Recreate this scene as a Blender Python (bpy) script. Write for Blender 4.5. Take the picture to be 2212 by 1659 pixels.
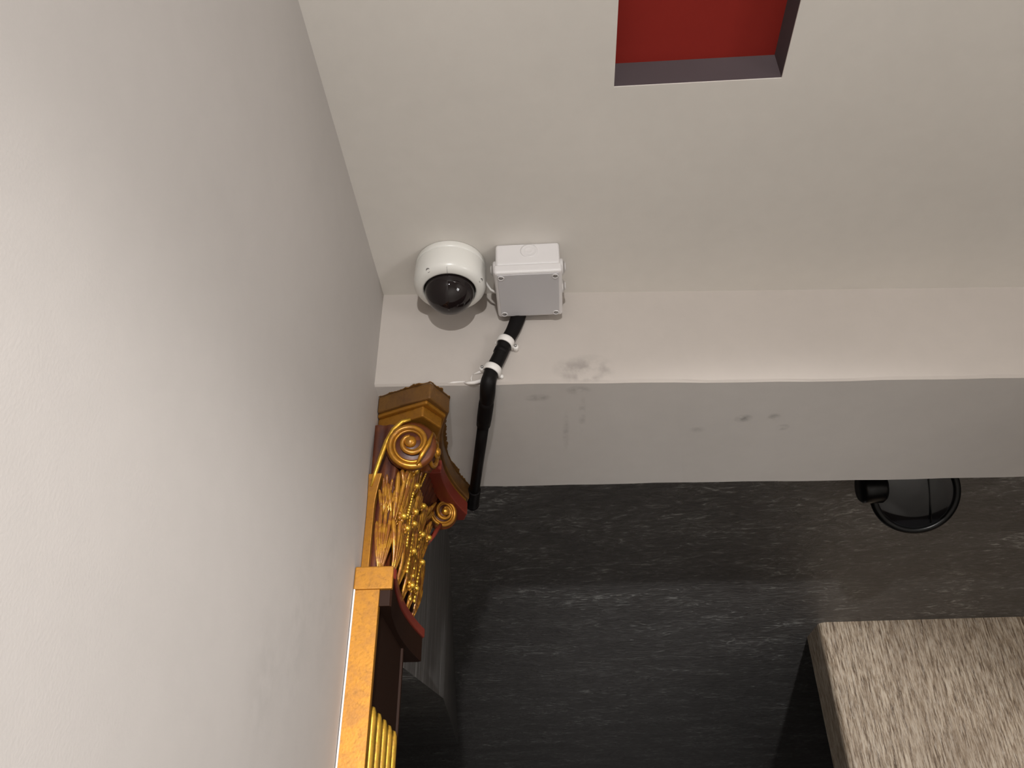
import bpy, bmesh, math, random
from mathutils import Vector, Matrix
random.seed(7)
PI = math.pi
C = bpy.context.scene.collection
for o in list(bpy.data.objects):
    bpy.data.objects.remove(o)
Z0 = 1.6          # eye height above the floor; builders below work with heights measured from the eye

# ---------------------------------------------------------------- camera
cam_d = bpy.data.cameras.new('camera')
cam = bpy.data.objects.new('camera', cam_d)
C.objects.link(cam)
R = ((0.99831, 0.03803, 0.04406), (0.05777, -0.55440, -0.83024), (-0.00715, 0.83139, -0.55566))
M = Matrix(R).to_4x4()
# columns of R are the camera axes expressed in the room's axes
q = Matrix(R).to_quaternion()
cam.rotation_mode = 'QUATERNION'
cam.rotation_quaternion = q
cam.location = (0, 0, Z0)
cam_d.sensor_width = 36
cam_d.lens = 1782 / 2212 * 36
cam_d.clip_start = 0.02
bpy.context.scene.camera = cam

# ---------------------------------------------------------------- world and exposure
w = bpy.data.worlds.new('world')
bpy.context.scene.world = w
w.use_nodes = True
w.node_tree.nodes['Background'].inputs[0].default_value = (0.5, 0.5, 0.55, 1)
w.node_tree.nodes['Background'].inputs[1].default_value = 0.02
vs = bpy.context.scene.view_settings
vs.view_transform = 'Standard'
vs.look = 'None'
vs.gamma = 1
vs.use_curve_mapping = False
vs.exposure = 0.0

# ---------------------------------------------------------------- lamps and added fill lights
def area(name, loc, target, sx, sy, power, col, spread=PI):
    d = bpy.data.lights.new(name, 'AREA')
    d.shape = 'RECTANGLE'; d.size = sx; d.size_y = sy; d.energy = power; d.color = col; d.spread = spread
    o = bpy.data.objects.new(name, d); C.objects.link(o)
    o.location = Vector(loc) + Vector((0, 0, Z0))
    o.rotation_euler = (Vector(target) - Vector(loc)).to_track_quat('-Z', 'Y').to_euler()
    return o
area('key_lamp', (0.12, -2.3, 0.117), (0.4, 1.4, 0.7), 0.08, 0.035, 51, (1.0, 0.99, 0.97))
area('room_lamp', (1.6, -0.35, -0.25), (-0.3, 0.30, 0.12), 0.5, 0.5, 4.0, (1.0, 0.99, 0.99), math.radians(80))
area('rear_lamp', (1.3, -1.7, 0.93), (1.2, -1.7, -1.6), 0.6, 0.6, 72, (1.0, 0.99, 0.97))
def spot(name, loc, target, power, ang, blend, col, r):
    d = bpy.data.lights.new(name, 'SPOT')
    d.energy = power; d.spot_size = math.radians(ang); d.spot_blend = blend; d.color = col; d.shadow_soft_size = r
    o = bpy.data.objects.new(name, d); C.objects.link(o)
    o.location = Vector(loc) + Vector((0, 0, Z0))
    o.rotation_euler = (Vector(target) - Vector(loc)).to_track_quat('-Z', 'Y').to_euler()
    return o
spot('patch_fill_spot', (0.12, -2.3, 0.117), (0.45, 2.7, -0.66), 660, 42, 0.35, (1.0, 0.98, 0.96), 0.035)  # added beside key_lamp to brighten the lit patch on the passage ceiling
spot('passage_spot', (1.70, 1.70, 0.944), (1.50, 3.23, 0.45), 16, 76, 0.2, (1.0, 0.91, 0.80), 0.008)
area('passage_fill', (0.4, 7.2, -1.3), (0.3, 5.6, 1.0), 0.8, 0.8, 2.5, (1.0, 0.93, 0.90))  # added fill, evens the brightness of the far passage ceiling

# ---------------------------------------------------------------- mesh helpers
def add(bm, verts, faces, mi=0, smooth=False):
    vs_ = [bm.verts.new(v) for v in verts]
    for f in faces:
        try:
            fc = bm.faces.new([vs_[i] for i in f]); fc.material_index = mi; fc.smooth = smooth
        except ValueError:
            pass
def box(bm, x0, x1, y0, y1, z0, z1, mi=0):
    v = [(x, y, z) for z in (z0, z1) for y in (y0, y1) for x in (x0, x1)]
    add(bm, v, [(0, 2, 3, 1), (4, 5, 7, 6), (0, 1, 5, 4), (1, 3, 7, 5), (3, 2, 6, 7), (2, 0, 4, 6)], mi)
def prism(bm, pts, z0, z1, mi=0, smooth=False):
    """pts: plan polygon (counter-clockwise); z0/z1 numbers or per-point lists"""
    n = len(pts)
    a = z0 if isinstance(z0, (list, tuple)) else [z0] * n
    b = z1 if isinstance(z1, (list, tuple)) else [z1] * n
    v = [(p[0], p[1], a[i]) for i, p in enumerate(pts)] + [(p[0], p[1], b[i]) for i, p in enumerate(pts)]
    f = [(i, (i + 1) % n, n + (i + 1) % n, n + i) for i in range(n)]
    f += [tuple(range(n - 1, -1, -1)), tuple(range(n, 2 * n))]
    add(bm, v, f, mi, smooth)
def frame_of(n):
    n = Vector(n).normalized()
    t = Vector((0, 0, 1)).cross(n)
    if t.length < 1e-4: t = Vector((1, 0, 0))
    t.normalize()
    return t, n.cross(t), n
def lathe(bm, prof, c, axis, seg=48, mi=0, smooth=True, closed=False):
    """prof: list of (radius, distance along the axis)"""
    t, u, n = frame_of(axis); c = Vector(c)
    v = []
    for r, h in prof:
        for k in range(seg):
            a = 2 * PI * k / seg
            v.append(c + n * h + (t * math.cos(a) + u * math.sin(a)) * max(r, 1e-5))
    f = []
    m = len(prof)
    for i in range(m - 1 if not closed else m):
        j = (i + 1) % m
        for k in range(seg):
            f.append((i * seg + k, i * seg + (k + 1) % seg, j * seg + (k + 1) % seg, j * seg + k))
    add(bm, v, f, mi, smooth)
def tube(bm, pts, rad, seg=12, mi=0, cap=True, flat=None):
    """rad: number or list; flat: (axis, factor) squashes the section along an axis"""
    pts = [Vector(p) for p in pts]; n = len(pts)
    rr = rad if isinstance(rad, (list, tuple)) else [rad] * n
    v = []; prev = None
    for i, p in enumerate(pts):
        d = (pts[min(i + 1, n - 1)] - pts[max(i - 1, 0)])
        if d.length < 1e-9: d = Vector((0, 0, 1))
        d.normalize()
        if prev is None:
            a = d.orthogonal().normalized()
        else:
            a = (prev - d * prev.dot(d))
            a = a.normalized() if a.length > 1e-6 else d.orthogonal().normalized()
        prev = a; b = d.cross(a)
        for k in range(seg):
            t = 2 * PI * k / seg
            off = (a * math.cos(t) + b * math.sin(t)) * rr[i]
            if flat:
                ax = Vector(flat[0]).normalized(); off = off - ax * off.dot(ax) * (1 - flat[1])
            v.append(p + off)
    f = [(i * seg + k, i * seg + (k + 1) % seg, (i + 1) * seg + (k + 1) % seg, (i + 1) * seg + k) for i in range(n - 1) for k in range(seg)]
    if cap:
        f.append(tuple(range(seg - 1, -1, -1))); f.append(tuple((n - 1) * seg + k for k in range(seg)))
    add(bm, v, f, mi, True)
def ball(bm, c, r, mi=0, seg=12, rings=8, sq=(1, 1, 1)):
    v = []; f = []
    for i in range(rings + 1):
        a = PI * i / rings
        for k in range(seg):
            b = 2 * PI * k / seg
            v.append((c[0] + r * sq[0] * math.sin(a) * math.cos(b), c[1] + r * sq[1] * math.sin(a) * math.sin(b), c[2] + r * sq[2] * math.cos(a)))
    for i in range(rings):
        for k in range(seg):
            f.append((i * seg + k, (i + 1) * seg + k, (i + 1) * seg + (k + 1) % seg, i * seg + (k + 1) % seg))
    add(bm, v, f, mi, True)
def obj(name, bm, mats, parent=None, bevel=0, seg=2, weld=True, **props):
    if weld: bmesh.ops.remove_doubles(bm, verts=bm.verts, dist=1e-6)
    bmesh.ops.recalc_face_normals(bm, faces=bm.faces)
    vsn = [v.co for v in bm.verts]
    if parent is not None:
        off = Vector((0, 0, 0)); p = parent
        while p is not None: off += p.location; p = p.parent
        shift = Vector((0, 0, Z0)) - off; loc = Vector((0, 0, 0))
    else:
        mn = Vector([min(v[i] for v in vsn) for i in range(3)]); mx = Vector([max(v[i] for v in vsn) for i in range(3)])
        c = Vector(((mn.x + mx.x) / 2, (mn.y + mx.y) / 2, mn.z)); shift = -c; loc = c + Vector((0, 0, Z0))
    bmesh.ops.translate(bm, verts=bm.verts, vec=shift)
    me = bpy.data.meshes.new(name); bm.to_mesh(me); bm.free()
    for m in (mats if isinstance(mats, (list, tuple)) else [mats]): me.materials.append(m)
    o = bpy.data.objects.new(name, me); C.objects.link(o); o.location = loc
    if parent is not None: o.parent = parent
    if bevel:
        b = o.modifiers.new('bevel', 'BEVEL'); b.width = bevel; b.segments = seg; b.limit_method = 'ANGLE'; b.angle_limit = math.radians(40)
    for k, v in props.items(): o[k] = v
    return o
def thing(name, loc, label, category, group=None):
    o = bpy.data.objects.new(name, None); o.empty_display_size = 0.05
    C.objects.link(o); o.location = Vector(loc) + Vector((0, 0, Z0))
    o['label'] = label; o['category'] = category
    if group: o['group'] = group
    return o

# ---------------------------------------------------------------- materials
def mat(name):
    m = bpy.data.materials.new(name); m.use_nodes = True
    nt = m.node_tree; return m, nt, nt.nodes['Principled BSDF']
def nd(nt, typ, **kw):
    n = nt.nodes.new(typ)
    for k, v in kw.items(): setattr(n, k, v)
    return n
def coords(nt, scale=(1, 1, 1), loc=(0, 0, 0), rot=(0, 0, 0)):
    g = nd(nt, 'ShaderNodeNewGeometry'); mp = nd(nt, 'ShaderNodeMapping')
    nt.links.new(g.outputs['Position'], mp.inputs['Vector'])
    mp.inputs['Scale'].default_value = scale; mp.inputs['Location'].default_value = loc; mp.inputs['Rotation'].default_value = rot
    return mp.outputs[0]
def noise(nt, vec, scale, detail=3, rough=.5, dist=0):
    n = nd(nt, 'ShaderNodeTexNoise'); n.inputs['Scale'].default_value = scale
    n.inputs['Detail'].default_value = detail; n.inputs['Roughness'].default_value = rough; n.inputs['Distortion'].default_value = dist
    nt.links.new(vec, n.inputs['Vector']); return n.outputs['Fac']
def ramp(nt, fac, stops):
    r = nd(nt, 'ShaderNodeValToRGB'); el = r.color_ramp.elements
    el[0].position, el[0].color = stops[0][0], (*stops[0][1], 1)
    el[1].position, el[1].color = stops[-1][0], (*stops[-1][1], 1)
    for p, c in stops[1:-1]:
        e = el.new(p); e.color = (*c, 1)
    nt.links.new(fac, r.inputs[0]); return r.outputs[0]
def mix(nt, fac, a, b, blend='MIX'):
    m = nd(nt, 'ShaderNodeMix', data_type='RGBA', blend_type=blend)
    for sock, val in ((m.inputs['Factor'], fac), (m.inputs[6], a), (m.inputs[7], b)):
        if isinstance(val, bpy.types.NodeSocket): nt.links.new(val, sock)
        elif isinstance(val, (tuple, list)): sock.default_value = (*val, 1)
        else: sock.default_value = val
    return m.outputs[2]
def bump(nt, bs, h, strength, dist):
    b = nd(nt, 'ShaderNodeBump'); b.inputs['Strength'].default_value = strength; b.inputs['Distance'].default_value = dist
    nt.links.new(h, b.inputs['Height']); nt.links.new(b.outputs[0], bs.inputs['Normal'])
def math_(nt, op, a, b=None, clamp=False):
    m = nd(nt, 'ShaderNodeMath', operation=op); m.use_clamp = clamp
    for i, val in enumerate((a, b)):
        if val is None: continue
        if isinstance(val, bpy.types.NodeSocket): nt.links.new(val, m.inputs[i])
        else: m.inputs[i].default_value = val
    return m.outputs[0]
def plain(name, col, rough=.5, metal=0, **kw):
    m, nt, bs = mat(name)
    bs.inputs['Base Color'].default_value = (*col, 1); bs.inputs['Roughness'].default_value = rough; bs.inputs['Metallic'].default_value = metal
    for k, v in kw.items(): bs.inputs[k].default_value = v
    return m
def paint(name, col, stains=(), rough=.7, mottle=.05):
    """wall paint with a fine roller grain; stains: (x, y, z, rx, ry, rz, strength) smudges of dirt"""
    m, nt, bs = mat(name)
    v = coords(nt)
    big = noise(nt, v, 2.2, 3); fine = noise(nt, v, 420, 2)
    dark = tuple(c * (1 - mottle) for c in col); lite = tuple(min(1, c * (1 + mottle)) for c in col)
    c = ramp(nt, big, [(.3, dark), (.7, lite)])
    mid = noise(nt, v, 30, 4)
    c = mix(nt, .12, c, ramp(nt, mid, [(.35, tuple(k * .9 for k in col)), (.65, tuple(min(1, k * 1.06) for k in col))]))
    wob = nd(nt, 'ShaderNodeTexNoise'); wob.inputs['Scale'].default_value = 45; wob.inputs['Detail'].default_value = 4
    nt.links.new(v, wob.inputs['Vector'])
    for (x, y, z, rx, ry, rz, s) in stains:
        mp = nd(nt, 'ShaderNodeMapping'); mp.vector_type = 'POINT'
        mp.inputs['Location'].default_value = (-x / rx, -y / ry, -(z + Z0) / rz)
        mp.inputs['Scale'].default_value = (1 / rx, 1 / ry, 1 / rz)
        nt.links.new(v, mp.inputs['Vector'])
        ln = nd(nt, 'ShaderNodeVectorMath', operation='LENGTH'); nt.links.new(mp.outputs[0], ln.inputs[0])
        d = math_(nt, 'SUBTRACT', 1.35, ln.outputs['Value'])
        d = math_(nt, 'MULTIPLY', d, 1.0, clamp=True)
        d = math_(nt, 'MULTIPLY', d, math_(nt, 'MULTIPLY', math_(nt, 'SUBTRACT', wob.outputs['Fac'], .36), 4.0, clamp=True))
        d = math_(nt, 'MULTIPLY', d, s)
        c = mix(nt, d, c, tuple(k * .45 for k in col))
    nt.links.new(c, bs.inputs['Base Color']); bs.inputs['Roughness'].default_value = rough
    bs.inputs['Specular IOR Level'].default_value = .3
    bump(nt, bs, fine, .12, .0006)
    return m
def paper(name, stretch, cols, rough=.55, strength=.5, dist=.004, wrinkle=1.5, fleck=None, patch=None):
    """embossed wallpaper; stretch squeezes the grain along one axis, patch varies the relief in broad clouds"""
    m, nt, bs = mat(name)
    v = coords(nt, stretch)
    a = noise(nt, v, 1, 5, .62, wrinkle); b = noise(nt, coords(nt, tuple(s * 2.6 for s in stretch), (3, 7, 1)), 1, 4, .65, wrinkle * .5)
    h = math_(nt, 'ADD', math_(nt, 'MULTIPLY', a, .6), math_(nt, 'MULTIPLY', b, .4))
    k = h
    if patch:
        cl = noise(nt, coords(nt, patch, (5, 1, 2)), 1, 3, .6, .5)
        k = math_(nt, 'ADD', h, math_(nt, 'MULTIPLY', math_(nt, 'SUBTRACT', cl, .5), .30))
    c = ramp(nt, k, cols)
    if fleck:
        f1 = noise(nt, coords(nt, tuple(s * 1.9 for s in stretch), (11, 2, 5)), 1, 6, .8, .3)
        c = mix(nt, ramp(nt, f1, [(.5, (0, 0, 0)), (.62, (1, 1, 1))]), c, fleck[0])
        f2 = noise(nt, coords(nt, (4.5, 4.5, 1.6), (1, 2, 5)), 1, 6, .75, .4)
        c = mix(nt, math_(nt, 'MULTIPLY', ramp(nt, f2, [(.42, (0, 0, 0)), (.62, (1, 1, 1))]), .5), c, fleck[1])
    nt.links.new(c, bs.inputs['Base Color']); bs.inputs['Roughness'].default_value = rough
    bs.inputs['Specular IOR Level'].default_value = .35
    bump(nt, bs, h, strength, dist)
    return m
def gilt(name, gold=(.62, .33, .035), red=(.085, .012, .004), lo=.47, hi=.53, nlo=.35, nhi=.62, metal=.75, rough=.3, nscale=60):
    """rubbed gilding: gold leaf on the raised edges, red-brown bole showing in the hollows"""
    m, nt, bs = mat(name)
    g = nd(nt, 'ShaderNodeNewGeometry'); v = coords(nt)
    e = ramp(nt, g.outputs['Pointiness'], [(lo, (0, 0, 0)), (hi, (1, 1, 1))])
    n = ramp(nt, noise(nt, v, nscale, 5, .65, .6), [(nlo, (0, 0, 0)), (nhi, (1, 1, 1))])
    k = math_(nt, 'ADD', math_(nt, 'MULTIPLY', e, .75), math_(nt, 'MULTIPLY', n, .45), clamp=True)
    c = mix(nt, k, red, gold)
    dirt = noise(nt, v, 160, 4, .7)
    c = mix(nt, math_(nt, 'MULTIPLY', ramp(nt, dirt, [(.52, (0, 0, 0)), (.75, (1, 1, 1))]), .55), c, tuple(x * .35 for x in gold))
    nt.links.new(c, bs.inputs['Base Color'])
    nt.links.new(math_(nt, 'MULTIPLY', k, metal), bs.inputs['Metallic'])
    bs.inputs['Roughness'].default_value = rough
    bump(nt, bs, noise(nt, v, 260, 3), .15, .0008)
    return m

M_wall = paint('wall_paint', (.465, .435, .412), stains=[(-.302, .95, .30, .05, .05, .09, .12), (-.302, .86, .22, .05, .05, .07, .12), (-.302, 1.05, .38, .05, .03, .10, .10)])
M_ceil = paint('ceiling_paint', (.64, .605, .56))
BEAM_STAINS = [
    (.045, 1.19, .825, .03, .02, .020, .5), (.075, 1.19, .835, .035, .02, .018, .4), (.062, 1.19, .807, .04, .02, .008, .5), (.10, 1.19, .822, .015, .02, .014, .35),
    (-.02, 1.24, .797, .02, .010, .02, .6), (.052, 1.22, .797, .018, .012, .02, .5), (.06, 1.30, .797, .006, .05, .02, .4), (.03, 1.36, .797, .006, .06, .02, .35),
    (.36, 1.335, .797, .014, .012, .02, .9), (.415, 1.335, .797, .011, .012, .02, .7), (.44, 1.372, .797, .010, .010, .02, .75), (.28, 1.37, .797, .014, .01, .02, .35)]
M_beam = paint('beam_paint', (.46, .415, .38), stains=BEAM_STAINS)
M_under = paint('beam_underside_tone', (.56, .53, .505), stains=BEAM_STAINS)  # underside lighter and greyer than the beam face
M_white_caulk = plain('caulk', (.72, .68, .65), .6)
M_red = paint('red_paint', (.25, .015, .009), rough=.7, mottle=.03)
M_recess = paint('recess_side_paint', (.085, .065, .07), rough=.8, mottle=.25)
M_floor = paint('floor_tone', (.55, .53, .50), rough=.5)
M_room = paint('room_paint', (.60, .56, .53))
greys = [(.30, (.085, .08, .078)), (.50, (.135, .128, .125)), (.58, (.19, .185, .18)), (.66, (.50, .50, .49))]
M_pceil = paper('ceiling_paper', (11, 24, 24), greys, strength=1.0, dist=.012, wrinkle=2.6, rough=.42, patch=(3, 5, 5))
M_pwall = paper('side_wall_paper', (60, 60, 2.5), greys, strength=.5, dist=.003, wrinkle=.3)
M_pcol = paper('column_paper', (140, 140, 13), [(.40, (.07, .042, .024)), (.49, (.25, .185, .125)), (.58, (.48, .40, .31))], strength=.5, dist=.003, wrinkle=.25,
               fleck=((.46, .40, .33), (.17, .12, .08)))
M_gold = gilt('gilding', gold=(.50, .23, .022), red=(.12, .028, .007), lo=.47, hi=.62, nlo=.36, nhi=.58)
M_gold_leaf = gilt('leaf_gilding', gold=(.60, .30, .030), red=(.12, .022, .006), lo=.50, hi=.75, nlo=.46, nhi=.56, rough=.25, nscale=70)
M_gold_flat = gilt('flat_gilding', gold=(.36, .155, .016), red=(.13, .042, .008), lo=.3, hi=.6, nlo=.36, nhi=.66, metal=.55, rough=.42, nscale=48)
M_gold_bright = gilt('bright_gilding', gold=(.68, .40, .05), red=(.22, .07, .01), lo=.42, hi=.60, nlo=.38, nhi=.56, metal=.8, rough=.28, nscale=90)
M_bole = gilt('bole_paint', gold=(.24, .07, .012), red=(.050, .007, .003), lo=.5, hi=.6, nlo=.5, nhi=.8, metal=.5, rough=.4, nscale=40)
M_slab = gilt('worn_slab', gold=(.20, .095, .022), red=(.045, .016, .009), lo=.45, hi=.6, nlo=.4, nhi=.65, metal=.35, rough=.42, nscale=26)
M_bole_red = plain('red_bole', (.16, .022, .012), .4)
M_dark = plain('dark_panel_brown', (.016, .006, .003), .6, **{'Specular IOR Level': .12})  # near-black brown, far darker than the gilding beside it
M_plastic = plain('white_plastic', (.66, .635, .63), .35)
M_cover = plain('white_enamel', (.70, .685, .645), .28)
M_lid = plain('lid_shaded_plastic', (.50, .485, .495), .5)  # plastic darkened, shade of the downward face put into the colour
M_clip = plain('clip_plastic', (.74, .71, .68), .4)
M_seal = plain('grommet_rubber', (.60, .575, .565), .5)
M_screw = plain('steel_screw', (.35, .34, .33), .35, .8)
M_hole = plain('screw_recess', (.16, .15, .14), .7)
M_black = plain('black_conduit', (.005, .004, .004), .5, **{'Specular IOR Level': .14})
M_tape = plain('black_tape', (.004, .003, .003), .6, **{'Specular IOR Level': .15})
M_lampblack = plain('black_enamel', (.004, .004, .004), .3, **{'Specular IOR Level': .25})
M_lampglass = plain('lamp_glass', (.010, .010, .011), .06, 0)
M_reflector = plain('reflector', (.045, .046, .048), .25, .6)
M_seam = plain('moulding_seam', (.45, .44, .42), .6)
M_bubble, nt, bs = mat('smoked_dome')
bs.inputs['Base Color'].default_value = (.012, .008, .008, 1); bs.inputs['Roughness'].default_value = .03
bs.inputs['Transmission Weight'].default_value = .12; bs.inputs['IOR'].default_value = 1.45
M_lens = plain('lens_glass', (.012, .012, .02), .05)

# ================================================================= the setting
BX = lambda x: 1.192 + .047 * x            # front face of the beam (slightly skewed to the side wall)
BY = lambda x: 1.587 + .035 * x            # rear face
ZB = .797
# left wall, up to the rear of the beam
bm = bmesh.new(); box(bm, -.452, -.302, -5.0, 1.575, -1.6, 1.0)
obj('wall_left', bm, M_wall, kind='structure')
# ceiling with a rectangular recess
HX0, HX1, HY0, HY1, HZ = .109, .344, .15, .747, 1.054
bm = bmesh.new()
for (x0, x1, y0, y1) in ((-.452, HX0, -5.0, 1.2), (HX1, 3.2, -5.0, 1.35), (HX0, HX1, -5.0, HY0), (HX0, HX1, HY1, 1.35)):
    box(bm, x0, x1, y0, y1, 1.0, 1.002)
for (x0, x1, y0, y1) in ((-.452, HX0 - .02, -5.0, 1.2), (HX1 + .02, 3.2, -5.0, 1.35), (HX0 - .02, HX1 + .02, -5.0, HY0 - .02), (HX0 - .02, HX1 + .02, HY1 + .02, 1.35)):
    box(bm, x0, x1, y0, y1, 1.0021, 1.15)
ceil = obj('ceiling', bm, M_ceil, kind='structure', weld=False)
bm = bmesh.new()
t = .015
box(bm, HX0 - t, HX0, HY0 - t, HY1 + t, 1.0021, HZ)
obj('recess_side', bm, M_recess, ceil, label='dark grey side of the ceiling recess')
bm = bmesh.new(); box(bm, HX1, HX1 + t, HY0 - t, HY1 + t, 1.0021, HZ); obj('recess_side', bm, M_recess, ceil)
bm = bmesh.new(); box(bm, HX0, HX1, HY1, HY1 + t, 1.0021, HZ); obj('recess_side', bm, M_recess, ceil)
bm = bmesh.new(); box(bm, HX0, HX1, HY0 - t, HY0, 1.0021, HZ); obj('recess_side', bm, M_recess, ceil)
bm = bmesh.new(); box(bm, HX0 - t, HX1 + t, HY0 - t, HY1 + t, HZ, HZ + .02); obj('recess_panel', bm, M_red, ceil, label='red painted panel inside the ceiling recess')
# beam
bm = bmesh.new()
N = 60
xs = [-.452 + (3.2 + .452) * i / N for i in range(N + 1)]
wb = lambda x, s: .0018 * math.sin(x * 9 + s) + .0012 * math.sin(x * 31 + s * 2)
v = []
for x in xs:
    v += [(x, BX(x), 1.10), (x, BX(x), ZB + .004 + wb(x, 1)), (x, BX(x) + .004, ZB + wb(x, 1) * .6), (x, BY(x) - .004 + wb(x, 2), ZB), (x, BY(x) + wb(x, 2), ZB + .004), (x, BY(x), 1.10)]
f = [(i * 6 + k, i * 6 + (k + 1) % 6, (i + 1) * 6 + (k + 1) % 6, (i + 1) * 6 + k) for i in range(N) for k in range(6)]
f += [tuple(range(6)), tuple(N * 6 + k for k in range(6))]
add(bm, v, f)
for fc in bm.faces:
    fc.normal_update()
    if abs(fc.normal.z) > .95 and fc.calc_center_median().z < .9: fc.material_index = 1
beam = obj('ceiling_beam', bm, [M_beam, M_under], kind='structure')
def ridge(pts, r):
    bm = bmesh.new(); tube(bm, pts, r, 8); obj('paint_ridge', bm, M_white_caulk, beam, label='raised white drip of paint on the beam edge')
yf = BX(-.12)
ridge([(-.146, yf - .001, .7995), (-.139, yf - .002, .798), (-.128, yf - .004, .797), (-.117, yf - .004, .800), (-.110, yf - .002, .803)], [.001, .003, .0035, .0035, .001])
ridge([(-.20 + .055, yf - .001, .802), (-.165 + .0, yf - .001, .801), (-.175, yf - .001, .800)], [.001, .002, .001])
ridge([(-.130, yf - .001, .817), (-.118, yf - .002, .821), (-.105, yf - .001, .823)], [.001, .003, .001])
ridge([(-.132, yf - .0005, .817), (-.134, yf - .001, .808), (-.133, yf - .001, .800)], [.0008, .0014, .0008])

# passage behind the beam
EX = lambda y: -.243 - .1036 * (y - 1.6)
# a bulkhead runs along the left side; its lower edge climbs to meet the ceiling, the underside slopes with it
EZ = lambda y: .432 + .1449 * (y - 1.6)
YE = 1.6 + (1.0 - .432) / .1449
bm = bmesh.new()
P = [(-.304, 1.577), (-.318, 2.33), (EX(2.6), 2.6), (EX(YE), YE)]
v = []
for (x, y) in P: v += [(x, y, EZ(y)), (x, y, 1.0), (-1.4, y, EZ(y)), (-1.4, y, 1.0)]
f = []
for k in range(3):
    a, b = 4 * k, 4 * k + 4
    f += [(a, b, b + 1, a + 1), (a, a + 2, b + 2, b)]
f += [(0, 1, 3, 2)]
for k in range(3): f += [(4 * k + 1, 4 * k + 5, 4 * k + 7, 4 * k + 3)]
add(bm, v, f)
for fc in bm.faces:
    zs = [q_.co.z for q_ in fc.verts]; xs_ = [q_.co.x for q_ in fc.verts]
    fc.material_index = 1 if (min(xs_) < -1 and min(zs) < .99) else 0
obj('bulkhead_passage', bm, [M_pwall, M_pceil], kind='structure')
bm = bmesh.new(); box(bm, -1.5, -1.4, 1.6, 9.0, -1.6, 1.0); obj('wall_passage_left', bm, M_pwall, kind='structure')
bm = bmesh.new(); box(bm, -1.4, -.452, 1.50, 1.60, -1.6, 1.0); obj('wall_passage_near', bm, M_pwall, kind='structure')
bm = bmesh.new()
box(bm, -1.4, 4.4, 1.60, 9.0, 1.0, 1.12)
obj('ceiling_passage', bm, M_pceil, kind='structure')
bm = bmesh.new(); box(bm, -1.4, 4.4, 9.0, 9.15, -1.6, 1.0); obj('wall_far', bm, M_pwall, kind='structure')
bm = bmesh.new(); box(bm, 4.25, 4.4, 1.65, 9.0, -1.6, 1.0); obj('wall_passage_right', bm, M_pwall, kind='structure')
bm = bmesh.new(); box(bm, 1.30, 2.25, 1.64, 1.82, .950, 1.0)
obj('spot_shield', bm, M_dark, kind='structure', bevel=.003)  # unseen board added to keep passage_spot off the passage ceiling
# papered column with rounded corner
bm = bmesh.new()
x0, x1, y0, y1, r = 1.012, 2.35, 3.235, 3.43, .030
pts = [(x1, y1), (x0, y1)]
pts += [(x0 + r - r * math.cos(a), y0 + r - r * math.sin(a)) for a in [PI / 2 * k / 10 for k in range(11)]]
pts += [(x1, y0 - .015)]
prism(bm, pts, -1.6, 1.0)
col = obj('papered_column', bm, M_pcol, kind='structure')
for p in col.data.polygons:
    if abs(p.normal.z) < .5: p.use_smooth = False

# room behind and below the viewer
bm = bmesh.new(); box(bm, -.452, 3.2, -5.0, 1.5, -1.7, -1.6); obj('floor', bm, M_floor, kind='structure')
bm = bmesh.new(); box(bm, -1.5, 4.4, 1.5, 9.0, -1.7, -1.6); obj('floor_passage', bm, M_dark, kind='structure')
bm = bmesh.new(); box(bm, 3.05, 3.2, -5.0, 1.6, -1.6, 1.0); obj('wall_right', bm, M_room, kind='structure')
bm = bmesh.new(); box(bm, -.452, 3.2, -5.15, -5.0, -1.6, 1.0); obj('wall_back', bm, M_room, kind='structure')

# ================================================================= pilaster
PX, PY = -.3015, 1.19
pil = thing('pilaster', (PX, 1.30, -1.6), 'gilded wooden pilaster with scrolled leafy capital, standing against the left wall under the beam', 'pilaster')
SY0, SY1, SX = 1.176, 1.402, -.262
bm = bmesh.new()
box(bm, PX, SX, SY0, SY0 + .012, -1.6, .43)
obj('shaft_front', bm, M_gold_flat, pil, bevel=.0015, label='worn gold front edge of the shaft')
bm = bmesh.new(); box(bm, PX, SX - .004, SY0 + .0125, SY1, -1.6, .43)
obj('shaft_panel', bm, M_dark, pil, label='dark brown fluted side of the shaft')
bm = bmesh.new(); box(bm, PX, SX, SY1 - .006, SY1 + .003, -1.6, .43)
obj('shaft_rear_edge', bm, M_dark, pil, bevel=.001)
for k in range(5):
    yc = SY0 + .032 + k * .0415
    bm = bmesh.new()
    top = .270
    tube(bm, [(SX - .003, yc, -1.5), (SX - .003, yc, 0), (SX - .003, yc, top - .02), (SX - .003, yc, top - .008), (SX - .003, yc, top - .002), (SX - .004, yc, top)],
         [.0066, .0066, .0066, .0060, .0040, .001], 14)
    obj('flute', bm, M_gold_bright, pil, **({'label': 'gold rib with rounded top on the dark shaft'} if k == 0 else {}))
bm = bmesh.new(); tube(bm, [(PX + .0018, SY0 - .001, z) for z in (-1.6, -.5, .1, .3, .43, .462)], .0014, 6)
obj('caulk_line', bm, M_white_caulk, pil, label='thin white line of filler between wall and gold edge')

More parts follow.
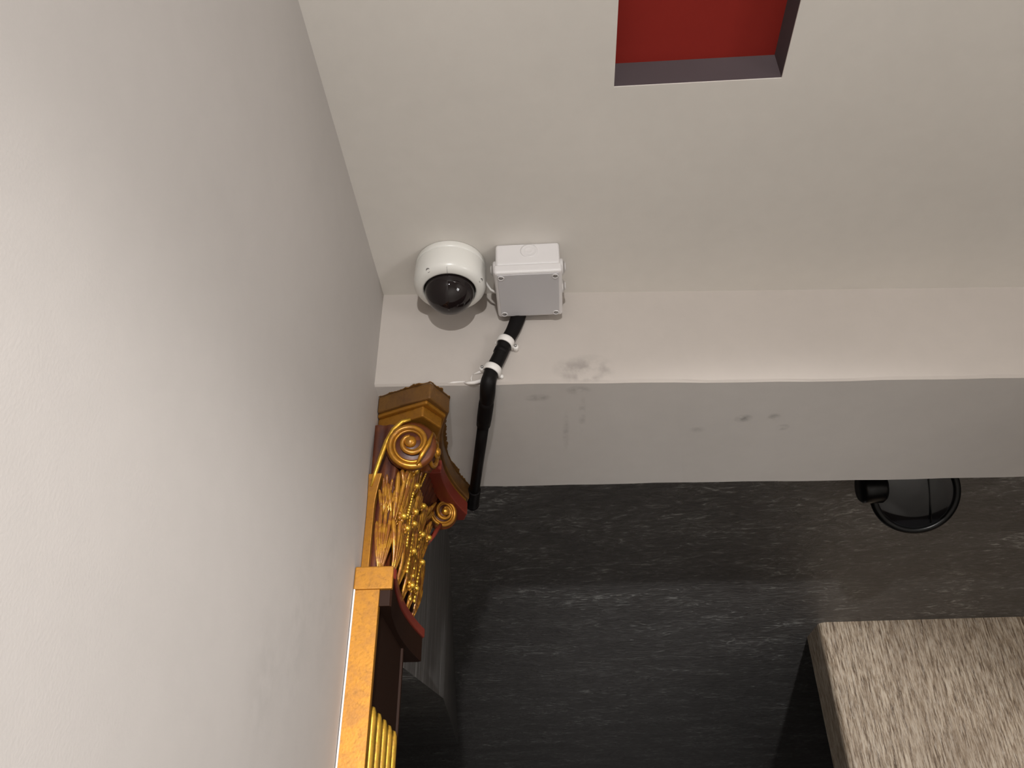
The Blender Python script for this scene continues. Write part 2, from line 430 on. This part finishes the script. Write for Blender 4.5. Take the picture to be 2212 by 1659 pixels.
def plan_curve(inset, n=24, ymid=1.385, y0=1.187, y1=1.60, tip=-.176, mid=-.206, back=None):
    """concave-sided slab outline with clipped horns at both outer corners"""
    pts = [(PX, y0 + .028 + inset), (-.250, y0 + .004 + inset), (-.203 - inset, y0 - .013 + inset)]
    ya, yb = y0 + .038 + inset * .4, y1 - .030 - inset * .4
    for i in range(n + 1):
        s = i / n; y = ya + (yb - ya) * s
        pts.append(((mid + (tip - mid) * (2 * s - 1) ** 2) - inset, y))
    pts += [(-.185 - inset, y1 - inset), (PX, y1 - inset)]
    return pts
def jag(bm, amp, zmin):
    for v_ in bm.verts:
        if v_.co.z > zmin and v_.co.x > PX + .001:
            v_.co += Vector((random.uniform(-amp, amp), random.uniform(-amp, amp), 0))
bm = bmesh.new(); prism(bm, plan_curve(0, 60), .764, .7960); obj('abacus', bm, M_slab, pil, bevel=.003, seg=3)
bm = bmesh.new(); prism(bm, plan_curve(.006, 40), .757, .7645); prism(bm, plan_curve(.013, 40), .736, .7575)
obj('abacus_moulding', bm, M_gold_flat, pil, bevel=.0025, label='stepped moulding under the top slab, gold in front and red behind')
# ragged smear of brown paint where the slab meets the beam
bm = bmesh.new()
oc = plan_curve(-.0005, 90)[1:-1]
fine_ = []
oc = [(PX + .0005, 1.214)] + oc
for i in range(len(oc) - 1):
    (xa, ya), (xb, yb) = oc[i], oc[i + 1]; L_ = math.hypot(xb - xa, yb - ya); m_ = max(1, int(L_ / .0022))
    fine_ += [(xa + (xb - xa) * k / m_, ya + (yb - ya) * k / m_) for k in range(m_)]
v = []; rr = .002
for i, (x, y) in enumerate(fine_):
    a_, b_ = fine_[max(0, i - 1)], fine_[min(len(fine_) - 1, i + 1)]
    tx, ty = b_[0] - a_[0], b_[1] - a_[1]; L_ = math.hypot(tx, ty) or 1
    rr = max(.0006, min(.0055, rr + random.uniform(-.0018, .0018)))
    e_ = rr * random.uniform(.7, 1.3)
    ox, oy = x + ty / L_ * e_, y - tx / L_ * e_
    v += [(x - ty / L_ * .001, y + tx / L_ * .001, .7952), (ox, oy, .7952), (ox, oy, .7966), (x - ty / L_ * .001, y + tx / L_ * .001, .7966)]
f = [(i * 4 + k, i * 4 + (k + 1) % 4, i * 4 + 4 + (k + 1) % 4, i * 4 + 4 + k) for i in range(len(fine_) - 1) for k in range(4)]
add(bm, v, f)
obj('paint_smear', bm, M_slab, pil, weld=False, label='ragged brown paint along the top edge')

# bell of the capital: rounded block tapering downwards
def sect(z):
    s = (z - .462) / (.735 - .462)
    yf_ = 1.211 + .004 * math.sin(PI * s)
    yb_ = 1.462 + .07 * s ** 1.5
    xo = -.262 + .004 * s + .028 * s ** 3
    return yf_, yb_, xo
def bell_pt(u, z, out=0.0):
    """u 0..1 runs from the wall round the front and the outer face to the wall again"""
    yf_, yb_, xo = sect(z); r = .016
    segs = [('l', (PX, yf_), (xo - r, yf_), (0, -1)), ('c', (xo - r, yf_ + r), -PI / 2), ('l', (xo, yf_ + r), (xo, yb_ - r), (1, 0)), ('c', (xo - r, yb_ - r), 0), ('l', (xo - r, yb_), (PX, yb_), (0, 1))]
    L = [abs(xo - r - PX), r * PI / 2, yb_ - yf_ - 2 * r, r * PI / 2, abs(xo - r - PX)]
    d = u * sum(L)
    for i, sg in enumerate(segs):
        if d <= L[i] or i == 4:
            if sg[0] == 'l':
                t_ = d / L[i]; p = (sg[1][0] + (sg[2][0] - sg[1][0]) * t_, sg[1][1] + (sg[2][1] - sg[1][1]) * t_); n = sg[3]
            else:
                a = sg[2] + d / r; n = (math.cos(a), math.sin(a)); p = (sg[1][0] + r * n[0], sg[1][1] + r * n[1])
            return Vector((p[0] + n[0] * out, p[1] + n[1] * out, z)), Vector((n[0], n[1], 0))
        d -= L[i]
bm = bmesh.new()
NU, NZ = 70, 40
v = []
for j in range(NZ + 1):
    z = .462 + (.735 - .462) * j / NZ
    for i in range(NU + 1):
        p, n = bell_pt(i / NU, z, .0018 * math.sin(i * 1.9) * (1 if i % NU else 0))
        v.append(p)
f = [(j * (NU + 1) + i, j * (NU + 1) + i + 1, (j + 1) * (NU + 1) + i + 1, (j + 1) * (NU + 1) + i) for j in range(NZ) for i in range(NU)]
add(bm, v, f, 0, True)
obj('bell', bm, M_bole, pil)

def leaf(u0, z0, h, wd, curl, lean=0.0, lobes=5, label=None):
    """acanthus leaf: a fan of swelling lobes on a backing sheet, tips rolling outward"""
    total = .37
    def at_(a, b, out):
        side = a * wd * (.16 + .95 * b ** .8) / total + lean * b / total
        zz = z0 + h * b * (1 - .30 * a * a) - (.004 * max(0, b - .85) / .15)
        p, nn = bell_pt(min(.994, max(.006, u0 + side)), min(.734, max(.463, zz)))
        p = p + nn * out; p.z = zz
        return p
    bm = bmesh.new()
    A, B = 14, 14
    v = [at_(-1 + 2 * i / A, j / B * .93, .004 + .006 * math.sin(PI * j / B) + curl * max(0, j / B - .5) ** 2 * 1.6 + .0012 * math.cos(PI * lobes * (-1 + 2 * i / A))) for j in range(B + 1) for i in range(A + 1)]
    f = [(j * (A + 1) + i, j * (A + 1) + i + 1, (j + 1) * (A + 1) + i + 1, (j + 1) * (A + 1) + i) for j in range(B) for i in range(A)]
    add(bm, v, f, 0, True)
    for k in range(lobes):
        a = -1 + 2 * k / (lobes - 1) if lobes > 1 else 0
        a *= random.uniform(.92, 1.05); R_ = wd * random.uniform(.27, .34)
        n_ = 16; top = random.uniform(.93, 1.04)
        pts = []; rad = []
        for i in range(n_ + 1):
            b = top * i / n_
            out = .005 + .007 * math.sin(PI * min(1, b)) + curl * max(0, b - .45) ** 2 * 3.0 * (1 - .25 * abs(a))
            pts.append(at_(a, b, out))
            s_ = i / n_
            rad.append(max(.0006, R_ * (.25 + .75 * math.sin(PI * min(1, s_ ** 1.5 * .78 + .04)) ** 1.2) * (1 if s_ < .95 else .55)))
        nn = bell_pt(min(.99, max(.01, u0)), z0)[1]
        tube(bm, pts, rad, 9, 1, flat=(nn, .75))
        if k < lobes - 1:      # fine veins between the lobes
            am = a + 1 / (lobes - 1)
            tube(bm, [at_(am, .05 + .62 * i / 8, .0065 + .008 * math.sin(PI * (.05 + .62 * i / 8))) for i in range(9)], [.0005 + .0011 * math.sin(PI * i / 8) for i in range(9)], 6, 1)
    o = obj('acanthus_leaf', bm, [M_bole, M_gold_leaf], pil, weld=False)
    if label: o['label'] = label
    return o
# lower row, then upper row, then the stalks under the scrolls
for u0, h, wd, lean in ((.090, .120, .011, 0), (.155, .135, .019, .004), (.30, .13, .028, 0), (.47, .135, .030, 0), (.64, .13, .028, 0), (.80, .12, .022, 0)):
    leaf(u0, .468, h, wd, .010, lean, 5)
for u0, h, wd, lean, z0 in ((.085, .075, .010, .0, .560), (.125, .110, .016, .004, .545), (.22, .13, .024, .0, .54), (.385, .12, .026, 0, .545), (.555, .12, .026, 0, .545), (.71, .115, .022, 0, .545)):
    leaf(u0, z0, h, wd * .95, .014, lean, 5)
leaf(.16, .600, .075, .018, .012, .006, 5, label='upper leaf with bright gold lobes below the front scroll')
leaf(.36, .63, .075, .014, .012, -.02, 3)
leaf(.62, .635, .07, .014, .012, .03, 3)

def spiral(c, n, R0, turns, start, tubr, mir=1, flat=.6, tail=None, lift=.012, label=None):
    """scroll: rolled ribbon with a raised double rim around a central button"""
    bm = bmesh.new(); c = Vector(c); t, u, nn = frame_of(n); t = t * mir
    NN = 90
    def sp(s, k=1.0):
        a = start + s * turns * 2 * PI; r_ = R0 * (1 - .80 * s) * k
        return c + t * (math.cos(a) * r_) + u * (math.sin(a) * r_) + nn * (lift * s)
    P = [sp(i / NN) for i in range(NN + 1)]
    if tail: P = [Vector(p) for p in tail] + P
    rr = [tubr * (1 - .35 * i / (len(P) - 1)) for i in range(len(P))]
    tube(bm, P, rr, 10, 1)
    P2 = [sp(i / NN, .80) - nn * .001 for i in range(int(NN * .75))]
    tube(bm, P2, [tubr * .55 * (1 - .3 * i / NN) for i in range(len(P2))], 8, 1)
    prof = [(R0 * 1.02, -.016), (R0 * 1.04, -.004), (R0 * .9, .000), (R0 * .55, .002), (R0 * .2, .008), (0, .009)]
    lathe(bm, prof, c, nn, 36, 0)
    lathe(bm, [(R0 * .24, lift - .004), (R0 * .24, lift + .001), (R0 * .15, lift + .004), (0, lift + .005)], c, nn, 16, 1)
    return obj('volute', bm, [M_bole, M_gold], pil, weld=False, **({'label': label} if label else {}))
spiral((-.234, 1.193, .685), (.10, -1, -.10), .041, 1.55, -PI * .50 - .5, .0056, mir=-1,
       tail=[(-.292, 1.196, .622), (-.284, 1.192, .648), (-.275, 1.188, .680), (-.264, 1.186, .705)][:0], label='large front scroll under the horn of the top slab')
spiral((-.205, 1.232, .690), (1, -.1, -.05), .034, 1.8, PI * .4, .004, label='scroll on the outer side at the front corner')
spiral((-.222, 1.520, .712), (.55, -.80, -.2), .033, 2.1, PI * .5, .0042, label='small rear scroll under the horn of the top slab')
bm = bmesh.new()
v = []
for i in range(21):
    z = .464 + .170 * i / 20; wd_ = .0125 + .010 * max(0, (i - 13) / 7) ** 1.6; o_ = .004 + .010 * max(0, (i - 10) / 10) ** 2
    v += [(PX, 1.211 - o_, z), (PX + wd_, 1.211 - o_ - .002, z), (PX + wd_ + .001, 1.214, z), (PX, 1.214, z)]
f = [(i * 4 + k, i * 4 + (k + 1) % 4, (i + 1) * 4 + (k + 1) % 4, (i + 1) * 4 + k) for i in range(20) for k in range(4)] + [(0, 1, 2, 3), (80, 81, 82, 83)]
add(bm, v, f)
obj('side_strip', bm, M_gold_flat, pil, bevel=.001, label='plain gold strip flaring at the top beside the wall')
# stalks feeding the scrolls
def stalk(pts, rad, m=None):
    bm = bmesh.new(); tube(bm, pts, rad, 10); obj('stalk', bm, m or M_gold, pil)
stalk([(-.296, 1.200, .612), (-.290, 1.196, .635), (-.283, 1.192, .660), (-.274, 1.189, .690), (-.264, 1.188, .712), (-.250, 1.187, .726), (-.236, 1.187, .730)], [.002, .0035, .0042, .0045, .0045, .004, .003], M_gold_bright)
stalk([(-.222, 1.192, .645), (-.214, 1.188, .660), (-.203, 1.186, .680), (-.197, 1.187, .700)], [.002, .004, .004, .002])
stalk([(-.245, 1.47, .62), (-.235, 1.49, .65), (-.225, 1.51, .68)], [.003, .005, .004], M_bole_red)
# red concave band behind the rear scroll
bm = bmesh.new()
cv = [p_ for p_ in plan_curve(.003, 40) if p_[1] > 1.375 and p_[0] > -.25]
prism(bm, cv + [(p_[0] - .030, p_[1]) for p_ in reversed(cv)], .728, .7565)
obj('red_band', bm, M_bole_red, pil, bevel=.002, label='flat red painted band below the rear horn')
# bosses, berries and bead strings
def boss(u, z, r, out=.014, m=M_gold_bright):
    bm = bmesh.new(); p, n = bell_pt(u, z, out)
    ball(bm, p, r, 0, 12, 8, (1, 1, .9))
    for k in range(5):
        a = 2 * PI * k / 5; tdir = Vector((-n.y, n.x, 0))
        ball(bm, p - n * r * .7 + (tdir * math.cos(a) + Vector((0, 0, 1)) * math.sin(a)) * r * .95, r * .6, 1, 8, 6)
    obj('rosette', bm, [m, M_gold_leaf], pil, weld=False)
for (u, z, r) in ((.135, .565, .0065), (.19, .555, .006), (.235, .640, .006), (.315, .605, .0065), (.33, .585, .006), (.45, .640, .006), (.41, .545, .006), (.47, .49, .006),
                  (.56, .60, .006), (.67, .56, .006), (.165, .655, .0065), (.60, .50, .0055), (.72, .62, .006)):
    boss(u, z, r, .020)
def beads(path, r=.0028):
    bm = bmesh.new()
    for (u, z) in path:
        p, n = bell_pt(u, z, .017); ball(bm, p, r * random.uniform(.85, 1.15), 0, 8, 6, (1, 1, 1.35))
    obj('bead_string', bm, M_gold_bright, pil, weld=False, kind='stuff')
lerp = lambda a, b, t_: a + (b - a) * t_
for (ua, za, ub, zb) in ((.225, .625, .190, .575), (.245, .585, .262, .535), (.37, .57, .345, .50), (.53, .60, .50, .47), (.66, .55, .62, .48), (.36, .70, .33, .66)):
    beads([(lerp(ua, ub, i / 9) + .006 * math.sin(i / 9 * PI), lerp(za, zb, i / 9)) for i in range(10)])
# necking block under the bell
def neck_curve(inset):
    pts = [(PX, SY0 + inset), (-.243 - inset, SY0 + inset)]
    for i in range(17):
        s = i / 16; pts.append((-.252 + .012 * (2 * s - 1) ** 2 - inset, SY0 + .008 + (1.478 - SY0 - .008) * s))
    pts += [(-.245 - inset, 1.486 - inset), (PX, 1.486 - inset)]
    return pts
bm = bmesh.new(); prism(bm, neck_curve(0), .447, .463); obj('necking', bm, [M_bole_red], pil, bevel=.002, seg=3, label='dark red concave moulding below the leaves')
bm = bmesh.new(); prism(bm, neck_curve(.004), .405, .447); obj('neck_block', bm, M_dark, pil, bevel=.001)
bm = bmesh.new(); box(bm, PX, -.243, SY0 - .003, SY0 + .006, .429, .4645); obj('neck_front', bm, M_gold_flat, pil, bevel=.002, label='gold front face of the neck moulding')

# ================================================================= dome camera
cx, cy = -.166, 1.101
dc = thing('dome_camera', (cx, cy, .89), 'white dome security camera with black glass bubble, on the ceiling left of the box', 'camera')
bm = bmesh.new()
lathe(bm, [(0, 1.0), (.0605, 1.0), (.0618, .997), (.0624, .990), (.0626, .984), (.0, .984)], (cx, cy, 0), (0, 0, 1), 72)
obj('mounting_base', bm, M_cover, dc)
bm = bmesh.new()
lathe(bm, [(.0622, .9838), (.0628, .981), (.0632, .972), (.0636, .960), (.0632, .951), (.0616, .9455), (.0590, .9415), (.0545, .9385), (.0490, .9365), (.0465, .9365), (.0455, .9385), (.0450, .945), (.044, .960)], (cx, cy, 0), (0, 0, 1), 96)
obj('cover', bm, M_cover, dc)
bm = bmesh.new()
zc = .9395; rb = .0435
lathe(bm, [(rb, zc + .012)] + [(rb * math.cos(a), zc - rb * math.sin(a)) for a in [PI / 2 * i / 20 for i in range(21)]], (cx, cy, 0), (0, 0, 1), 72)
bub = obj('bubble', bm, M_bubble, dc, label='black smoked glass bubble')
s = bub.modifiers.new('thick', 'SOLIDIFY'); s.thickness = .002
bm = bmesh.new(); ball(bm, (cx, cy, zc - .001), .030, 0, 32, 20)
lathe(bm, [(.033, -.002), (.033, .002), (.030, .004)], (cx, cy, zc - .001), (1, 0, 0), 32)
lm = obj('lens_module', bm, M_lampblack, bub)
bm = bmesh.new()
ax = Vector((.15, -.75, -.62)).normalized(); p = Vector((cx, cy, zc - .001)) + ax * .026
lathe(bm, [(.013, 0), (.013, .008), (.011, .009), (.010, .006), (.006, .0075), (0, .008)], p, ax, 32)
obj('lens', bm, M_lens, bub)
for ang, zz in ((-122, .9432), (-18, .9432), (102, .9432)):
    a = math.radians(ang); r_ = .0585
    bm = bmesh.new(); c = (cx + r_ * math.cos(a), cy + r_ * math.sin(a), zz)
    n = Vector((math.cos(a) * .75, math.sin(a) * .75, -.75))
    lathe(bm, [(.0042, -.003), (.0042, .0008), (.0036, .0012), (.0024, .0010), (0, .0010)], c, n, 20)
    obj('cover_screw', bm, M_hole, dc, **({'label': 'dark screw in the cover'} if ang == -122 else {}))
bm = bmesh.new(); a = math.radians(-88)
tube(bm, [(cx + r_ * math.cos(a), cy + r_ * math.sin(a), z) for r_, z in ((.0462, .9367), (.0500, .9366), (.0545, .9384), (.0590, .9414))], .0006, 6)
obj('moulding_seam', bm, M_seam, dc)
# short white lead between camera and box
bm = bmesh.new(); tube(bm, [(-.108, 1.118, .975), (-.103, 1.126, .970), (-.097, 1.132, .963), (-.088, 1.135, .958)], .0022, 8)
o = obj('camera_lead', bm, M_clip); o['label'] = 'thin white lead running from the dome camera to the junction box'; o['category'] = 'cable'

# ================================================================= junction box
jb = thing('junction_box', (-.028, 1.12, .93), 'white square plastic junction box on the ceiling, right of the dome camera', 'junction box')
jx0, jx1, jy0, jy1 = -.083, .0275, 1.056, 1.172
bm = bmesh.new()
prism(bm, [(jx0, jy0), (jx1, jy0), (jx1, jy1), (jx0, jy1)], .951, 1.0)
obj('box_body', bm, M_plastic, jb, bevel=.005, seg=4)
e = .003
bm = bmesh.new(); prism(bm, [(jx0 - e, jy0 - e), (jx1 + e, jy0 - e), (jx1 + e, jy1 + e), (jx0 - e, jy1 + e)], .9315, .952)
obj('lid', bm, M_plastic, jb, bevel=.0055, seg=4)
bm = bmesh.new(); prism(bm, [(jx0 + .003, jy0 + .003), (jx1 - .003, jy0 + .003), (jx1 - .003, jy1 - .003), (jx0 + .003, jy1 - .003)], .9305, .932)
obj('lid_face', bm, M_lid, jb, bevel=.0005, label='underside of the lid, greyed to carry the shade of facing down')
for (sx, sy) in ((jx0 + .009, jy0 + .010), (jx1 - .009, jy0 + .010), (jx0 + .009, jy1 - .008), (jx1 - .009, jy1 - .008)):
    bm = bmesh.new()
    lathe(bm, [(.0058, .0015), (.0058, -.0008), (.0046, -.0012), (.0040, .0002), (0, .0002)], (sx, sy, .9305), (0, 0, 1), 20)
    lathe(bm, [(.0032, .0005), (.0032, -.0004), (0, -.0006)], (sx, sy, .9305), (0, 0, 1), 16, 1)
    obj('lid_screw', bm, [M_plastic, M_screw], jb, **({'label': 'round corner screw with a sunken steel head'} if sy < 1.1 and sx < 0 else {}))
def grommet(c, n, R_, k=1.0):
    bm = bmesh.new()
    prof = [(R_, 0), (R_, .003), (R_ * .86, .0045), (R_ * .82, .0035), (R_ * .68, .0055), (R_ * .64, .0045), (R_ * .50, .0068), (R_ * .36, .0075), (R_ * .3, .006), (0, .0062)]
    lathe(bm, [(r_, h_ * k) for r_, h_ in prof], c, n, 36); return obj('grommet', bm, M_seal, jb)
g = grommet(((jx0 + jx1) / 2 + .003, jy0 + .0005, .9815), (0, -1, 0), .0150, .35); g['label'] = 'stepped round cable knockout on the front side'
g.data.materials[0] = M_plastic
grommet((jx0 + .0005, 1.085, .967), (-1, 0, 0), .0150, 1.5)
grommet((jx1 - .0005, 1.085, .967), (1, 0, 0), .0150, 1.5)
grommet((jx1 - .0005, 1.135, .967), (1, 0, 0), .0125, 1.5)

# ================================================================= conduit with clips
cd = thing('cable_conduit', (-.06, 1.18, .93), 'black flexible cable conduit dropping from the junction box over the beam and along its underside', 'conduit')
def cr(pts, k=8):
    out = []; P = [Vector(p) for p in pts]; P = [P[0]] + P + [P[-1]]
    for i in range(1, len(P) - 2):
        for j in range(k):
            t_ = j / k
            out.append(.5 * ((2 * P[i]) + (-P[i - 1] + P[i + 1]) * t_ + (2 * P[i - 1] - 5 * P[i] + 4 * P[i + 1] - P[i + 2]) * t_ ** 2 + (-P[i - 1] + 3 * P[i] - 3 * P[i + 1] + P[i + 2]) * t_ ** 3))
    out.append(P[-2]); return out
def bfy(x, out): return BX(x) - out
A1 = [(-.048, bfy(-.048, .009), .955), (-.0505, bfy(-.05, .009), .936), (-.060, bfy(-.060, .0105), .905), (-.0725, bfy(-.0725, .0125), .878)]
A2 = [(-.0725, bfy(-.0725, .0145), .878), (-.082, bfy(-.082, .014), .850), (-.0945, bfy(-.0945, .0140), .820), (-.100, bfy(-.10, .0145), .804), (-.1035, bfy(-.10, .012), .790), (-.106, bfy(-.106, -.006), .7825), (-.109, bfy(-.108, -.03), .7815)]
L1 = cr(A1); n = len(L1)
bm = bmesh.new(); tube(bm, L1, [.0148 - .0023 * min(1, i / (n * .75)) for i in range(n)], 20, flat=((0, 1, 0), .72))
obj('upper_pipe', bm, M_black, cd)
bm = bmesh.new(); L2 = cr(A2); n = len(L2)
tube(bm, L2, [.0125 + (.0012 * math.sin(PI * min(1, max(0, (i / n - .5) * 2)))) for i in range(n)], 20)
obj('middle_pipe', bm, M_black, cd)
bm = bmesh.new(); tube(bm, [(-.0795, bfy(-.08, .0140), .859), (-.0825, bfy(-.08, .0140), .851)], .0132, 20); obj('tape_wrap', bm, M_tape, cd, label='wrap of black tape around the pipe')
# lower run
D0 = Vector((-.109, 1.215, .7815)); D1 = Vector((-.170, 1.602, .784)); dd = (D1 - D0).normalized()
bm = bmesh.new(); tube(bm, [D0 - dd * .004, D0 + dd * .016, D0 + dd * .060, D0 + dd * .085, D0 + dd * .087], [.0125, .0136, .0136, .0130, .0110], 20, cap=True); obj('coupler', bm, M_tape, cd, label='slightly thicker black coupling sleeve')
bm = bmesh.new(); tube(bm, [D0 + dd * .06, D0 + dd * .2, D1], .0108, 20); obj('lower_pipe', bm, M_black, cd)
bm = bmesh.new()
E1 = D1 + dd * .034
tube(bm, cr([D1 - dd * .035, D1, E1, E1 + Vector((-.006, .016, .012)), E1 + Vector((-.008, .024, .040)), E1 + Vector((-.008, .024, .12))], 6), .0135, 20)
ball(bm, E1 + Vector((0, .004, 0)), .0140, 0, 20, 12)
tube(bm, [E1 + Vector((.0, -.01, .004)), E1 + Vector((-.026, -.004, .006))], .010, 16)
obj('elbow', bm, M_black, cd, label='black elbow fitting at the rear edge of the beam')

def clip(name_label, c, axis, r, tilt, nail_side, group=None):
    """saddle clip: band over the pipe, foot plates on the beam and a nail boss"""
    c = Vector(c); a = Vector(axis).normalized(); out = Vector((0, -1, 0)); side = a.cross(out).normalized(); out = side.cross(a).normalized()
    if out.y > 0: out = -out
    t_ = thing('pipe_clip', (c.x, c.y, c.z), name_label, 'clip')
    if group: t_['group'] = group
    bm = bmesh.new()
    w_ = .0062; th = .0030
    ring = []
    n = 24
    for i in range(n + 1):
        ang = PI * i / n
        ring.append((math.cos(ang), math.sin(ang)))
    ring = [(1, -.95)] + ring + [(-1, -.95)]
    v = []
    for (cs, sn) in ring:
        for (rad, ww) in ((r, -w_), (r + th * .8, -w_), (r + th, -w_ * .5), (r + th, w_ * .5), (r + th * .8, w_), (r, w_)):
            v.append(c + side * cs * rad + out * (sn * rad if sn > 0 else sn * r) + a * ww)
    m_ = len(ring)
    f = [(i * 6 + k, i * 6 + (k + 1) % 6, (i + 1) * 6 + (k + 1) % 6, (i + 1) * 6 + k) for i in range(m_ - 1) for k in range(6)]
    f += [tuple(range(6)), tuple((m_ - 1) * 6 + k for k in range(6))]
    add(bm, v, f, 0, True)
    obj('saddle', bm, M_clip, t_)
    # nail boss
    s_ = nail_side
    b0 = c + side * s_ * (r + th + .0035)
    wall = b0.copy(); wall.y = BX(b0.x)
    bm = bmesh.new()
    lathe(bm, [(0, -.0005), (.0052, -.0005), (.0052, .010), (.0042, .012), (0, .012)], wall, (0, -1, 0), 18)
    obj('nail_boss', bm, M_clip, t_)
    bm = bmesh.new(); lathe(bm, [(0, .011), (.0026, .011), (.0026, .0150), (.0018, .0157), (0, .0158)], wall, (0, -1, 0), 12)
    obj('nail', bm, M_screw, t_)
    b1 = c - side * s_ * (r + th + .001); w1 = b1.copy(); w1.y = BX(b1.x)
    bm = bmesh.new(); lathe(bm, [(0, -.0005), (.0038, -.0005), (.0034, .0055), (0, .006)], w1, (0, -1, 0), 14)
    obj('foot', bm, M_clip, t_)
ax1 = Vector((-.0125, .0, -.030))
clip('upper white saddle clip around the black conduit, nearest the junction box', (-.0735, bfy(-.0735, .0145), .876), ax1, .0128, 0, -1)
clip('lower white saddle clip around the black conduit, just above the beam edge', (-.0965, bfy(-.0965, .0145), .816), ax1, .0128, 0, 1)

# ================================================================= black spotlight behind the beam
LC = Vector((.905, 1.925, .917))
sp = thing('spotlight', (LC.x, LC.y, LC.z), 'black glossy round spotlight hanging behind the beam, partly hidden by its edge', 'spotlight')
ax = Vector((-.10, -.72, -.68)).normalized()
bm = bmesh.new()
lathe(bm, [(0, -.070), (.045, -.068), (.072, -.055), (.090, -.028), (.100, 0), (.100, .006)], LC, ax, 56)
obj('housing', bm, M_lampblack, sp)
bm = bmesh.new()
lathe(bm, [(.098, -.004), (.106, -.002), (.109, .004), (.106, .011), (.099, .014), (.092, .012), (.090, .004)], LC, ax, 64)
obj('rim', bm, M_lampblack, sp)
bm = bmesh.new()
lathe(bm, [(.092, .008), (.080, .012), (.055, .0165), (.028, .019), (0, .020)], LC, ax, 56)
obj('front_glass', bm, M_lampglass, sp)
t, u, nn = frame_of(ax)
bm = bmesh.new()
tube(bm, [LC + nn * .018 + t * (.030) * 1 + u * k for k in (-.075, -.03, .03, .075)], .0020, 8)
obj('glass_rib', bm, M_lampblack, sp)
bm = bmesh.new()
cc = LC + Vector((-.105, -.01, .012))
lathe(bm, [(0, -.03), (.034, -.03), (.040, -.022), (.040, .022), (.034, .03), (0, .03)], cc, (1, 0, 0), 36)
obj('hinge', bm, M_lampblack, sp, label='round black pivot on the left of the lamp')
bm = bmesh.new()
tube(bm, [cc + Vector((.0, .01, 0)), cc + Vector((0, .01, .05)), (cc.x, cc.y + .01, 1.0)], .014, 16)
lathe(bm, [(0, 0), (.05, 0), (.05, -.012), (.0, -.012)], (cc.x, cc.y + .01, 1.0), (0, 0, 1), 36)
obj('bracket', bm, M_lampblack, sp)
